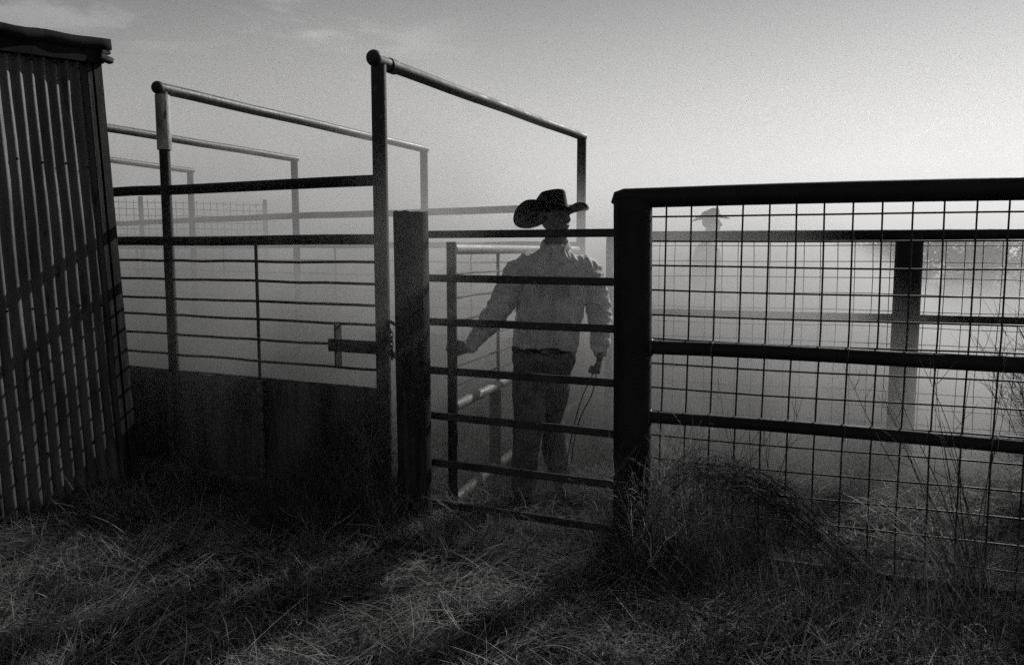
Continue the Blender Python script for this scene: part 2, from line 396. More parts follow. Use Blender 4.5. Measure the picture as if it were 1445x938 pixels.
# slide latch on the fence
a = C0 + LD * 0.30 + fn * 0.03
MB().box(a + Vector((0, 0, 0.915)), (0.25, 0.055, 0.012), (0, 0, 1), -LD).build('latch_plate', M['gate'], t)
MB().box(C0 + LD * 0.145 + fn * 0.044 + Vector((0, 0, 0.915)), (0.42, 0.018, 0.075), LD, (0, 0, 1), 0.004).build('latch_bar', M['gate'], t)
MB().box(C0 - LD * 0.09 + fn * 0.044 + Vector((0, 0, 0.885)), (0.10, 0.016, 0.035), LD + Vector((0, 0, 0.35)), (0, 0, 1), 0.003).build('latch_tongue', M['gate'], t)

# ------------------------------------------------------------------ far alley fence
t = thing('alley_fence', D0, 'far fence of the cattle alley, hazy rails fading in the dust behind the arches', 'fence')
pl = FAR + [FAR[3] + (FAR[3] - FAR[2]) * 1.0]
def along(z, wob=0.0):
    out = []
    for a, b in zip(pl[:-1], pl[1:]): out += [a.lerp(b, k / 6) + Vector((0, 0, z + wob * noise.noise(Vector((k * 0.5, a.x, z))))) for k in range(6)]
    return out + [pl[-1] + Vector((0, 0, z))]
MB().tube(along(1.862, 0.01), 0.036, 12).build('top_rail', M['pipe'], t)
MB().tube(along(1.52, 0.01), 0.032, 12).build('middle_rail', M['pipe'], t)
for z in (1.35, 1.2, 1.04, 0.88, 0.74): MB().tube(along(z, 0.015), 0.009, 6).build('rod', M['pipe'], t)
for a, b in zip(pl[:-1], pl[1:]):
    for q in (0.35, 0.68):
        p = a.lerp(b, q); MB().tube([p + Vector((0, 0, 0.1)), p + Vector((0, 0, 1.5))], 0.011, 6).build('upright', M['pipe'], t)
V = []; P1 = along(0.0); P2 = along(0.60)
V = P1 + P2; n = len(P1); o = MB().add(V, [(i, i + 1, n + i + 1, n + i) for i in range(n - 1)], False).build('sheet_base', M['sheet'], t)
so = o.modifiers.new('t', 'SOLIDIFY'); so.thickness = 0.01

# ------------------------------------------------------------------ round gate post and front gate
A0 = Vector((-0.527, 4.241, 0)); B0 = Vector((0.573, 3.739, 0))
t = thing('gate_post', A0, 'thick round weathered post with a rough flat top left of the cowboy', 'post')
V = []; F = []; seg = 40; rows = 40; 
for j in range(rows + 1):
    z = -0.15 + 1.82 * j / rows
    for k in range(seg):
        q = 2 * math.pi * k / seg; rr = 0.0915 + 0.003 * noise.noise(Vector((math.cos(q) * 4, math.sin(q) * 4, z * 1.2))) + 0.0012 * noise.noise(Vector((math.cos(q) * 14, math.sin(q) * 14, z * 2)))
        zz = z + (0.012 * noise.noise(Vector((math.cos(q) * 9, math.sin(q) * 9, 0))) if j == rows else 0)
        V.append(A0 + Vector((rr * math.cos(q) - 0.005 * z, rr * math.sin(q), zz)))
F = [(j * seg + k, j * seg + (k + 1) % seg, (j + 1) * seg + (k + 1) % seg, (j + 1) * seg + k) for j in range(rows) for k in range(seg)]
mb = MB().add(V, F)
top = V[-seg:]; c = A0 + Vector((-0.008, 0, 1.662)); n0 = len(mb.v); mb.v += [tuple(p) for p in top] + [tuple(c)]
mb.f += [(n0 + k, n0 + (k + 1) % seg, n0 + seg) for k in range(seg)]; mb.sm += [False] * seg
mb.build('post_body', M['wood'], t)
gd = (A0 - B0); gd.z = 0; GL = gd.length; gd.normalize(); gnv = Vector((-gd.y, gd.x, 0)); gnv = gnv if gnv.y > 0 else -gnv
off = gnv * 0.10            # gate hangs on the far side of the posts
t = thing('front_gate', B0 + off, 'closed narrow gate of dark flat bars in front of the cowboy', 'gate')
g0 = B0 + off - gd * 0.0; g1 = A0 + off + gd * 0.135
Z = (1.553, 1.318, 1.085, 0.818, 0.566, 0.305, 0.075)
for k, z in enumerate(Z):
    MB().box((g0 + g1) / 2 + Vector((0, 0, z)), ((g1 - g0).length, 0.022, 0.04), gd + Vector((0, 0, 0.004 * math.sin(k * 2))), (0, 0, 1), 0.005).build('bar', M['gate'], t)
for p, z1 in ((g0 + gd * 0.02, 1.56), (g1 - gd * 0.015, 1.53)):
    MB().box(p + gnv * 0.013 + Vector((0, 0, (z1 + 0.05) / 2)), (z1 - 0.05, 0.026, 0.034), (0, 0, 1), gd, 0.004).build('stile', M['gate'], t)
for p, s in ((B0 + off * 0.9 + gd * 0.105, -1), (g1 - gd * 0.05, 1)):
    q = MB(); a = p + Vector((0, 0, 1.535)); e = gd * (-s) * 0.05
    q.add([a + gnv * 0.006, a + gd * 0.05 * s + gnv * 0.006, a + gd * 0.05 * s + gnv * 0.006 + Vector((0, 0, -0.055)), a - gnv * 0.006, a + gd * 0.05 * s - gnv * 0.006, a + gd * 0.05 * s - gnv * 0.006 + Vector((0, 0, -0.055))],
          [(0, 1, 2), (5, 4, 3), (0, 3, 4, 1), (1, 4, 5, 2), (2, 5, 3, 0)], False)
    q.build('gusset', M['gate'], t)
# chain looped round the gate stile and the post
t = thing('latch_chain', A0 + Vector((-0.12, 0.02, 1.05)), 'short steel chain hanging between the round post and the gate bars', 'chain')
pts = spline([A0 + Vector((-0.095, -0.03, 1.075)), A0 + Vector((-0.125, 0.03, 1.085)), A0 + Vector((-0.155, 0.085, 1.075)), A0 + Vector((-0.135, 0.06, 1.03))], 4) + \
      [A0 + Vector((-0.118, 0.0, 1.03 - 0.024 * k)) for k in range(0, 7)]
for k in range(len(pts) - 1):
    a, b = pts[k], pts[k + 1]; d = (b - a).normalized(); c = (a + b) / 2; L2 = 0.017
    s1 = d.cross(Vector((0.3, 1, 0.1))).normalized(); s2 = d.cross(s1)
    u = s1 if k % 2 else s2
    lp = [c + d * (L2 * math.cos(q)) + u * (0.0085 * math.sin(q)) for q in [2 * math.pi * i / 10 for i in range(11)]]
    MB().tube(lp, 0.0026, 6, False).build('link', M['gate'], t)

# ------------------------------------------------------------------ wire mesh fences on the right
def mesh_grid(base, d, s0, s1, z0, z1, pitch, phase_s, nrm, r, wob=0.004):
    mb = MB(); s = s0 + phase_s
    k = 0
    while s < s1:
        p = base + d * s + nrm
        mb.tube([p + Vector((0, 0, z)) + d * (wob * noise.noise(Vector((k * 1.7, z * 2, 1))) + 0.012 * noise.noise(Vector((s * 0.8, z * 1.1, 6)))) for z in np.linspace(z0, z1, 7)], r, 6); s += pitch; k += 1
    z = z1 - 0.045; k = 0
    while z > z0:
        mb.tube([base + d * q + nrm + d * 0 + Vector((0, 0, z + wob * noise.noise(Vector((q * 1.3, k * 3.1, 2))) + 0.010 * noise.noise(Vector((q * 0.9, z * 1.2, 9))))) - nrm.normalized() * r * 1.6 for q in np.linspace(s0, s1, 16)], r, 6); z -= pitch; k += 1
    return mb
rd = -dirv(-68); rn = Vector((-rd.y, rd.x, 0)); rn = rn if rn.y > 0 else -rn
t = thing('mesh_fence', B0, 'nearest wire mesh fence on black pipe rails with a thick black corner post', 'fence')
MB().tube([B0 + Vector((0.01, 0, -0.2)), B0 + Vector((0.0, 0, 0.8)), B0 + Vector((-0.012, 0, 1.70))], 0.0895, 32).build('corner_post', M['black'], t)
e = B0 - rd * 0.085
mb = MB(); mb.tube([e + Vector((-0.005, 0, 1.678)), e + Vector((0.012, 0, 1.709)), e + rd * 0.03 + Vector((0, 0, 1.709))] + [B0 + rd * q + Vector((0, 0, 1.709 + 0.004 * math.sin(q * 2))) for q in np.linspace(0.1, 4.2, 16)], [0.03, 0.042] + [0.046] * 17, 22)
mb.build('top_rail', M['black'], t)
MB().tube([B0 + rd * q + Vector((0, 0, 1.017 + 0.004 * math.sin(q * 3))) for q in np.linspace(0.05, 4.2, 16)], 0.033, 18).build('middle_rail', M['black'], t)
MB().tube([B0 + rd * q + Vector((0, 0, 0.685 + 0.006 * math.sin(q * 2.3))) for q in np.linspace(0.05, 4.2, 16)], 0.029, 18).build('lower_rail', M['black'], t)
MB().tube([B0 + rd * q + Vector((0, 0, 0.055)) for q in np.linspace(0.05, 4.2, 8)], 0.026, 14).build('bottom_rail', M['black'], t)
p = B0 + rd * 4.2; MB().tube([p + Vector((0, 0, -0.1)), p + Vector((0, 0, 1.7))], 0.06, 18).build('end_post', M['black'], t)
for z, rr in ((1.017, 0.036), (0.685, 0.032), (0.055, 0.029)):
    c = B0 + rd * 0.088 + Vector((0, 0, z)); up_ = Vector((0, 0, 1)); sd_ = rd.cross(up_)
    MB().tube([c + (up_ * math.cos(q) + sd_ * math.sin(q)) * rr + rd * 0.003 * math.sin(q * 5) for q in [2 * math.pi * i / 24 for i in range(25)]], 0.0065, 6, False).build('weld_bead', M['pipe_worn'], t)
for s_t in (0.36, 0.93, 1.5, 2.1):
    for z in (1.017, 0.685):
        c = B0 + rd * s_t + Vector((0, 0, z)); MB().tube([c + (Vector((0, 0, 1)) * math.cos(q) + rn * math.sin(q)) * 0.037 + rd * 0.0015 * q for q in [math.pi * i / 8 for i in range(25)]], 0.0018, 5).build('wire_tie', M['pipe_worn'], t)
mesh_grid(B0, rd, 0.025, 4.2, 0.03, 1.668, 0.1135, 0.0, rn * 0.02, 0.0042).build('wire_mesh', M['wire'], t)

F0 = Vector((2.728, 5.5, 0)); r2 = -dirv(-72); n2 = Vector((-r2.y, r2.x, 0)); n2 = n2 if n2.y > 0 else -n2
t = thing('mesh_fence', F0, 'second wire mesh fence behind, its left half lost in dust and its post black', 'fence')
MB().tube([F0 + Vector((0, 0, -0.1)), F0 + Vector((0, 0, 1.58))], 0.088, 26).build('middle_post', M['black'], t)
for s, rr in ((-2.08, 0.028), (2.6, 0.06)):
    p = F0 + r2 * s; MB().tube([p + Vector((0, 0, -0.1)), p + Vector((0, 0, 1.6))], rr, 16).build('end_post', M['black'], t)
MB().tube([F0 + r2 * q + Vector((0, 0, 1.574)) for q in np.linspace(-2.08, 2.6, 12)], 0.037, 16).build('top_rail', M['black'], t)
MB().tube([F0 + r2 * q + Vector((0, 0, 1.0)) for q in np.linspace(-2.08, 2.6, 12)], 0.029, 16).build('middle_rail', M['black'], t)
mesh_grid(F0, r2, -2.08, 2.6, 0.05, 1.545, 0.1135, 0.04, n2 * 0.03, 0.003, 0.008).build('wire_mesh', M['wire'], t)

# faint tall mesh panel far behind the alley at the left
p0 = Vector((-8.4, 13.2, 0)); p1 = Vector((-4.6, 15.0, 0)); d3 = (p1 - p0).normalized()
t = thing('wire_panel_fence', p0, 'faint tall wire panel far behind the alley, seen beside the shed edge', 'fence')
mesh_grid(p0, d3, 0, (p1 - p0).length, 0.2, 2.35, 0.115, 0.02, Vector((0, 0.02, 0)), 0.006, 0.01).build('wire_mesh', M['pipe'], t)
for q in (0, 0.5, 1):
    p = p0.lerp(p1, q); MB().tube([p + Vector((0, 0, -0.1)), p + Vector((0, 0, 2.4))], 0.04, 12).build('post', M['pipe'], t)

# ------------------------------------------------------------------ swinging gate held by the cowboy
G0 = Vector((-0.336, 4.446, 0)); G1 = Vector((0.600, 7.36, 0)); G1.z = 0; sg = (G1 - G0).normalized(); GLn = (G1 - G0).length
t = thing('swing_gate', G1, 'open pipe gate swinging into the alley, its free end held by the cowboy', 'gate')
MB().tube([G0 + Vector((0, 0, 0.03)), G0 + Vector((0, 0, 1.515))], 0.0285, 18).build('free_stile', M['pipe'], t)
MB().tube([G1 + Vector((0, 0, 0.03)), G1 + Vector((0, 0, 1.515))], 0.0285, 18).build('hinge_stile', M['pipe'], t)
for z, nme, m_ in ((1.475, 'top_pipe', M['bright']), (0.585, 'middle_pipe', M['bright']), (0.045, 'bottom_pipe', M['bright'])):
    MB().tube([G0 + sg * 0.02 + Vector((0, 0, z)), G1 - sg * 0.02 + Vector((0, 0, z))], 0.030, 20).build(nme, m_, t)
for k, z in enumerate((1.335, 1.20, 1.07, 0.94, 0.81, 0.70)):
    MB().tube([G0.lerp(G1, q) + Vector((0, 0, z + 0.006 * noise.noise(Vector((q * 5, k, 0))))) for q in np.linspace(0.005, 0.995, 10)], 0.0065, 7).build('rod', M['pipe'], t)
for s in (0.80, 1.9):
    a = G0 + sg * s; MB().tube([a + Vector((0, 0, 0.6)), a + Vector((0, 0, 1.46))], 0.011, 8).build('spacer', M['pipe'], t)
a = G0 + sg * 0.74; MB().box(a + Vector((0, 0, 0.315)), (0.49, 0.075, 0.02), (0, 0, 1), sg, 0.003).build('brace_plate', M['pipe'], t)
for z in (0.35, 1.3):
    MB().tube([G1 + Vector((0, 0, z)), Vector((0.63, 7.46, z))], 0.02, 8).build('hinge', M['pipe'], t)

# ------------------------------------------------------------------ people
def hand(mb, o, d, n, s, curls, sc_=1.0, thumb=(0.5, 0.75, 0.35), tcurl=0.6, splay=0.0):
    """palm + five separate bent fingers; o wrist, d towards fingers, n palm normal, s thumb side"""
    o = Vector(o); d = Vector(d).normalized(); n = Vector(n); n = (n - d * n.dot(d)).normalized(); s = Vector(s); s = (s - d * s.dot(d) - n * s.dot(n)).normalized()
    k = sc_
    mb.closed_tube([o - d * 0.02 * k, o + d * 0.02 * k, o + d * 0.055 * k, o + d * 0.088 * k], [(0.027 * k, 0.019 * k), (0.033 * k, 0.018 * k), (0.041 * k, 0.016 * k), (0.039 * k, 0.013 * k)], 16, squash=s)
    for i, (so, ln, rr) in enumerate(((0.030, 0.074, 0.0092), (0.010, 0.083, 0.0095), (-0.011, 0.077, 0.009), (-0.030, 0.060, 0.0078))):
        p = o + d * (0.082 - 0.004 * abs(i - 1.2)) * k + s * so * k; dd = (d + s * (so * splay * 10)).normalized(); pts = [p - dd * 0.02 * k, p]; c = 0
        for j, fr in enumerate((0.46, 0.30, 0.24)):
            c += curls[j] * (1 + 0.08 * (i - 1))
            v = dd * math.cos(R(c)) + n * math.sin(R(c)); p = p + v * ln * fr * k; pts.append(p)
        mb.closed_tube(pts, [rr * k, rr * 1.05 * k, rr * k, rr * 0.92 * k, rr * 0.78 * k], 10)
    p = o + d * 0.018 * k + s * 0.026 * k; v = (d * thumb[0] + s * thumb[1] + n * thumb[2]).normalized(); p2 = p + v * 0.038 * k
    v2 = (v + n * tcurl + d * 0.3).normalized(); p3 = p2 + v2 * 0.032 * k; v3 = (v2 + n * tcurl * 0.7).normalized(); p4 = p3 + v3 * 0.024 * k
    mb.closed_tube([p - v * 0.01, p2, p3, p4], [0.015 * k, 0.012 * k, 0.0105 * k, 0.0085 * k], 10)

def head(mb, c, face, k=1.0, pitch=0.0):
    """skull, jaw, nose, ears, brow; face = unit facing direction"""
    f = Vector(face).normalized(); s = Vector((0, 0, 1)).cross(f); 
    q = Quaternion(s, pitch); up = q @ Vector((0, 0, 1)); f = q @ f; rot = Matrix((s, f, up)).transposed(); c = Vector(c)
    P = lambda x, y, z: c + rot @ Vector((x * k, y * k, z * k))
    mb.ellipsoid(P(0, -0.010, 0.012), (0.070 * k, 0.086 * k, 0.066 * k), rot)
    mb.ellipsoid(P(0, 0.022, -0.035), (0.058 * k, 0.066 * k, 0.078 * k), rot)
    mb.ellipsoid(P(0, 0.062, -0.086), (0.024 * k, 0.020 * k, 0.020 * k), rot)                    # chin
    mb.closed_tube([P(-0.055, 0.0, -0.05), P(-0.035, 0.04, -0.082), P(0, 0.062, -0.09), P(0.035, 0.04, -0.082), P(0.055, 0.0, -0.05)], [0.018 * k] * 5, 10)
    mb.closed_tube([P(0, 0.084, 0.014), P(0, 0.097, -0.008), P(0, 0.104, -0.024)], [0.008 * k, 0.011 * k, 0.013 * k], 10)   # nose
    mb.ellipsoid(P(-0.012, 0.092, -0.028), (0.009 * k, 0.011 * k, 0.008 * k), rot); mb.ellipsoid(P(0.012, 0.092, -0.028), (0.009 * k, 0.011 * k, 0.008 * k), rot)
    mb.closed_tube([P(-0.045, 0.062, 0.024), P(0, 0.082, 0.026), P(0.045, 0.062, 0.024)], [0.010 * k] * 3, 10)      # brow
    for e in (-1, 1):
        mb.ellipsoid(P(0.029 * e, 0.073, 0.006), (0.013 * k, 0.010 * k, 0.009 * k), rot)                            # eyelids
        mb.ellipsoid(P(0.042 * e, 0.050, -0.022), (0.018 * k, 0.020 * k, 0.018 * k), rot)                           # cheek
        mb.ellipsoid(P(0.078 * e, -0.008, -0.004), (0.008 * k, 0.018 * k, 0.030 * k), rot)                          # ear
    mb.closed_tube([P(-0.022, 0.083, -0.052), P(0, 0.089, -0.051), P(0.022, 0.083, -0.052)], [0.0065 * k] * 3, 8)    # upper lip
    mb.closed_tube([P(-0.018, 0.081, -0.063), P(0, 0.087, -0.064), P(0.018, 0.081, -0.063)], [0.0065 * k] * 3, 8)
    return P, rot

def cowboy_hat(parent, c, face, pitch, roll, k=1.0, m=None):
    f = Vector(face).normalized(); up = Vector((0, 0, 1)); s = f.cross(up)      # s = wearer's right
    q = Quaternion(s, pitch) ; f = q @ f; up = q @ up; q = Quaternion(f, roll); s = q @ s; up = q @ up
    c = Vector(c); P = lambda a, b, z: c + (f * a + s * b + up * z) * k
    seg = 72; V = []; F = []
    # brim: r from band to edge
    nb = 9
    for j in range(nb + 1):
        u = j / nb
        for i in range(seg):
            ph = 2 * math.pi * i / seg; cf, sf = math.cos(ph), math.sin(ph)
            rin = (0.100, 0.080)
            back = max(0, -cf); front = max(0, cf); side = abs(sf)
            Rf = 0.208 + 0.04 * back; Rs = 0.195
            a = cf * (rin[0] + (Rf - rin[0]) * u); b = sf * (rin[1] + (Rs - rin[1]) * u * (1 - 0.10 * u * side))
            z = u ** 1.5 * (0.050 if sf > 0 else 0.088) * side ** 2.4 - u * (0.024 * front ** 1.4 + 0.022 * back ** 1.3)
            V.append(P(a, b, z))
    F = [(j * seg + i, j * seg + (i + 1) % seg, (j + 1) * seg + (i + 1) % seg, (j + 1) * seg + i) for j in range(nb) for i in range(seg)]
    br = MB().add(V, F).build('brim', m or M['felt'], parent); so = br.modifiers.new('t', 'SOLIDIFY'); so.thickness = 0.004; so.offset = 0
    # crown with pinched, creased top
    V = []; rows = 16
    for j in range(rows + 1):
        u = j / rows
        for i in range(seg):
            ph = 2 * math.pi * i / seg; cf, sf = math.cos(ph), math.sin(ph)
            if u < 0.62:
                w_ = u / 0.62; ra = 0.101 - 0.008 * w_; rb = 0.081 - 0.010 * w_ - 0.010 * w_ * max(0, cf); z = 0.108 * w_
            else:
                w_ = (u - 0.62) / 0.38; e = math.cos(w_ * math.pi / 2); ra = 0.093 * (0.15 + 0.85 * e ** 0.6) * (1 if w_ < 1 else 0.02); rb = 0.071 * (0.15 + 0.85 * e ** 0.6) * (1 if w_ < 1 else 0.02)
                rb -= 0.010 * max(0, cf) * e
                z = 0.108 + 0.018 * math.sin(min(1, w_ * 2) * math.pi / 2) - 0.030 * max(0, w_ - 0.45)
            z *= 0.95 * (1 + 0.03 * cf - 0.26 * max(0, -cf))
            V.append(P(cf * ra * (1 + 0.14 * max(0, -cf)), sf * rb, z - 0.004))
    F = [(j * seg + i, j * seg + (i + 1) % seg, (j + 1) * seg + (i + 1) % seg, (j + 1) * seg + i) for j in range(rows) for i in range(seg)]
    mb = MB().add(V, F); mb.f.append(tuple(range(rows * seg, (rows + 1) * seg))); mb.sm.append(True)
    cr = mb.build('crown', m or M['felt'], parent)
    V = []
    for z in (0.002, 0.022):
        for i in range(seg):
            ph = 2 * math.pi * i / seg; V.append(P(math.cos(ph) * 0.1025, math.sin(ph) * 0.0825, z))
    bd = MB().add(V, [(i, (i + 1) % seg, seg + (i + 1) % seg, seg + i) for i in range(seg)]).build('hat_band', M['leather'], parent)
    return br, cr, bd

def sub_parent(objs, root):
    """make first the holder of the rest: hat > brim, crown, band"""
    pass

def wr_cloth(amp, fx, fz, seed):
    def fn_(co):
        a = noise.noise(Vector((co[0] * fx + co[2] * fx * 0.6, co[1] * fx, co[2] * fz + seed)))
        b = noise.noise(Vector((co[0] * fx * 2.3 - co[2] * 6, co[1] * fx * 2, co[2] * fz * 2.1 + seed)))
        return amp * (1 - 2 * abs(a)) + amp * 0.5 * (1 - 2 * abs(b)) - amp * 0.6
    return fn_

def thing_hat(parent, name='hat'):
    o = bpy.data.objects.new(name, None); o.empty_display_size = 0.05; COL.objects.link(o); o.parent = parent
    return o

def wr_shirt(co):
    x, y, z = co; arm = max(0.0, min(1.0, (abs(x - 0.245) - 0.17) / 0.05))
    a = noise.noise(Vector((x * 9 + z * 5, y * 9, z * 5 + 3.3))); b = noise.noise(Vector((x * 19 - z * 8, y * 16, z * 11)))
    c = noise.noise(Vector((x * 10 + z * 6, y * 12, z * 26 + 1)))
    yoke = max(0.0, 1 - abs(z - 1.40) / 0.10) * math.sin(x * 150 + z * 25 + 3 * a)
    return 0.010 * (1 - 2 * abs(a)) + 0.005 * (1 - 2 * abs(b)) + arm * 0.009 * (1 - 2.4 * abs(c)) + 0.0035 * yoke - 0.007

# --- the cowboy at the gate
PY = 4.60
t = thing('person', (0.2, PY, 0), 'man in dark western hat and pale long sleeved shirt, one hand on the open gate', 'person')
SR, ER, WR = (0.058, PY - 0.01, 1.385), (-0.075, PY - 0.06, 1.135), (-0.236, 4.505, 0.925)      # image-left arm
SL, EL, WL = (0.440, PY + 0.01, 1.375), (0.510, PY + 0.05, 1.10), (0.508, PY - 0.06, 0.885)      # image-right arm
HR, KR, AR = (0.110, PY, 0.86), (0.095, PY - 0.13, 0.47), (0.060, PY - 0.12, 0.085)
HL, KL, AL_ = (0.260, PY + 0.02, 0.86), (0.220, PY + 0.06, 0.46), (0.300, PY + 0.20, 0.085)
NB = (0.248, PY - 0.005, 1.46); HC = (0.240, PY - 0.03, 1.668); FACE = Vector((0.64, -0.77, 0))
b = MB()
b.rings([(0.19, PY, 0.80, 0.10, 0.08), (0.19, PY, 0.86, 0.155, 0.105), (0.20, PY, 0.95, 0.150, 0.095), (0.21, PY, 1.05, 0.148, 0.093), (0.232, PY, 1.2, 0.165, 0.105),
         (0.242, PY, 1.32, 0.165, 0.10), (0.246, PY, 1.38, 0.145, 0.08), (0.248, PY, 1.43, 0.09, 0.062), (0.248, PY, 1.48, 0.06, 0.06)])
b.closed_tube([(0.248, PY + 0.01, 1.43), (0.252, PY, 1.53), (0.258, PY - 0.012, 1.62)], [0.066, 0.064, 0.062], 16)
b.closed_tube([lerp(SR, ER, .08), (0.246, PY, 1.375), lerp(SL, EL, .08)], [0.04, 0.06, 0.04], 14)
Ph, roth = head(b, HC, FACE, 1.13, 0.03)
b.closed_tube([lerp(SR, ER, .06), lerp(SR, ER, .5), ER], [0.042, 0.044, 0.038], 14); b.closed_tube([ER, lerp(ER, WR, .4), WR], [0.040, 0.038, 0.026], 14)
b.closed_tube([lerp(SL, EL, .06), lerp(SL, EL, .5), EL], [0.042, 0.044, 0.038], 14); b.closed_tube([EL, lerp(EL, WL, .4), WL], [0.040, 0.038, 0.026], 14)
b.closed_tube([HR, lerp(HR, KR, .5), KR], [0.08, 0.068, 0.050], 16); b.closed_tube([KR, lerp(KR, AR, .35), AR], [0.050, 0.052, 0.034], 16)
b.closed_tube([HL, lerp(HL, KL, .5), KL], [0.08, 0.068, 0.050], 16); b.closed_tube([KL, lerp(KL, AL_, .35), AL_], [0.050, 0.052, 0.034], 16)
for a, dd in ((AR, Vector((-0.25, -0.95, 0))), (AL_, Vector((0.05, -1, -0.1)))):
    b.closed_tube([a, Vector(a) + Vector((0, 0, -0.04)), Vector(a) + dd * 0.09 + Vector((0, 0, -0.06))], [0.034, 0.036, 0.028], 12)
# gripping hand: palm behind the stile, fingers round it towards the camera
hand(b, (-0.262, 4.497, 0.915), (-1, -0.06, -0.12), (0, -1, 0), (0, 0, 1), (48, 62, 45), 1.0, thumb=(0.55, 0.55, 0.45), tcurl=0.5)
# hanging fist with a cord
hand(b, (0.503, PY - 0.075, 0.862), (-0.12, -0.25, -1), (-0.75, 0.1, 0.15), (0, -1, 0.1), (62, 80, 60), 1.0, thumb=(0.95, 0.15, 0.35), tcurl=0.6)
remeshed(b, 'body', 0.0045, M['skin'], t, 2)
# shirt
s_ = MB()
s_.rings([(0.198, PY, 0.885, 0.180, 0.122), (0.200, PY, 0.92, 0.190, 0.132), (0.206, PY, 0.985, 0.193, 0.138), (0.214, PY, 1.06, 0.192, 0.134), (0.226, PY, 1.18, 0.196, 0.13),
          (0.240, PY, 1.29, 0.200, 0.13), (0.246, PY, 1.36, 0.196, 0.118), (0.248, PY, 1.405, 0.168, 0.102), (0.249, PY, 1.44, 0.130, 0.088), (0.25, PY, 1.47, 0.096, 0.080), (0.25, PY, 1.495, 0.076, 0.074)])
for a_, b_, c_ in ((SR, ER, WR), (SL, EL, WL)):
    s_.closed_tube([lerp((0.249, PY, 1.38), a_, .45), lerp((0.249, PY, 1.38), a_, .8), lerp(a_, b_, .12), lerp(a_, b_, .5), b_], [0.066, 0.074, 0.077, 0.073, 0.066], 18)
    s_.closed_tube([b_, lerp(b_, c_, .45), lerp(b_, c_, .84), lerp(b_, c_, .97)], [0.066, 0.062, 0.047, 0.038], 18)
remeshed(s_, 'shirt', 0.0065, M['shirt'], t, 3, wr_shirt)
col = MB()
for e in (-1, 1):
    P = [(0.25 + e * 0.0, PY + 0.068, 1.535), (0.25 + e * 0.06, PY + 0.03, 1.525), (0.252 + e * 0.068, PY - 0.03, 1.505), (0.255 + e * 0.035, PY - 0.085, 1.47), (0.255 + e * 0.055, PY - 0.098, 1.425)]
    pts = spline(P, 5); V = []
    for q in pts: V += [q + Vector((0, 0, 0.012)), q + (q - Vector((0.25, PY, q.z))).normalized() * 0.018 + Vector((0, 0, -0.026))]
    col.add(V, [(2 * i, 2 * i + 2, 2 * i + 3, 2 * i + 1) for i in range(len(pts) - 1)])
o = col.build('collar', M['shirt'], t); so = o.modifiers.new('t', 'SOLIDIFY'); so.thickness = 0.004
MB().box((0.238, PY - 0.134, 1.19), (0.46, 0.030, 0.005), (0.06, 0, 1), (1, 0, 0), 0.001).build('placket', M['shirt'], t)
for e, x in ((-1, 0.15), (1, 0.325)): MB().box((x, PY - 0.128, 1.27), (0.12, 0.10, 0.005), (0, -0.03, 1), (1, 0, 0), 0.001).build('pocket', M['shirt'], t)
# jeans
j_ = MB()
j_.rings([(0.185, PY, 0.72, 0.06, 0.05), (0.182, PY, 0.77, 0.165, 0.12), (0.184, PY, 0.84, 0.190, 0.130), (0.190, PY, 0.90, 0.184, 0.122), (0.196, PY, 0.945, 0.172, 0.112)])
j_.closed_tube([HR, lerp(HR, KR, .5), KR], [0.098, 0.100, 0.088], 20); j_.closed_tube([KR, lerp(KR, AR, .35), lerp(KR, AR, .75), lerp(KR, AR, .93)], [0.088, 0.082, 0.074, 0.066], 20)
j_.closed_tube([HL, lerp(HL, KL, .5), KL], [0.098, 0.100, 0.086], 20); j_.closed_tube([KL, lerp(KL, AL_, .35), lerp(KL, AL_, .75), lerp(KL, AL_, .93)], [0.088, 0.084, 0.074, 0.066], 20)
remeshed(j_, 'jeans', 0.008, M['jeans'], t, 2, wr_cloth(0.006, 7, 7, 8.1))
bl = MB().tube([(0.190 + 0.188 * math.cos(q), PY + 0.125 * math.sin(q), 0.90) for q in [2 * math.pi * i / 40 for i in range(41)]], [(0.018, 0.004)] * 41, 8, False, squash=(0, 0, 1)); bl.build('belt', M['leather'], t)
MB().ellipsoid((0.19, PY - 0.128, 0.893), (0.026, 0.006, 0.018)).build('belt_buckle', M['buckle'], t)
for a, dd in ((AR, Vector((-0.35, -0.93, 0))), (AL_, Vector((0.10, -1, -0.12)))):
    q = MB(); A_ = Vector(a); dd.normalize(); z0 = -a[2] + 0.035
    q.closed_tube([A_ + Vector((0, 0, 0.10)), A_, A_ + Vector((0, 0, z0 + 0.01))], [0.052, 0.046, 0.043], 16)
    q.closed_tube([A_ - dd * 0.035 + Vector((0, 0, z0)), A_ + dd * 0.06 + Vector((0, 0, z0 + 0.005)), A_ + dd * 0.14 + Vector((0, 0, z0 - 0.004)), A_ + dd * 0.20 + Vector((0, 0, z0 - 0.008))], [(0.034, 0.036), (0.034, 0.045), (0.026, 0.042), (0.018, 0.024)], 16, squash=(0, 0, 1))
    q.box(A_ - dd * 0.04 + Vector((0, 0, z0 - 0.035)), (0.06, 0.06, 0.03), dd, (0, 0, 1))
    remeshed(q, 'boot', 0.006, M['leather'], t, 2)
# hair at nape and temples, then hat
h = MB(); h.ellipsoid(Ph(0, -0.026, -0.006), (0.083, 0.084, 0.062), roth); h.build('hair', M['hair'], t)
hat = thing_hat(t)
HP, HRL = 0.19, -0.10
hat_parts = cowboy_hat(t, (HC[0] - 0.012, HC[1] + 0.004, HC[2] + 0.004), FACE, HP, HRL, 1.06)
def regroup(parts, holder, base):
    for p in parts: p.parent = holder; p.matrix_parent_inverse = Matrix.Translation(-Vector(base))
regroup(hat_parts, hat, (0.2, PY, 0))

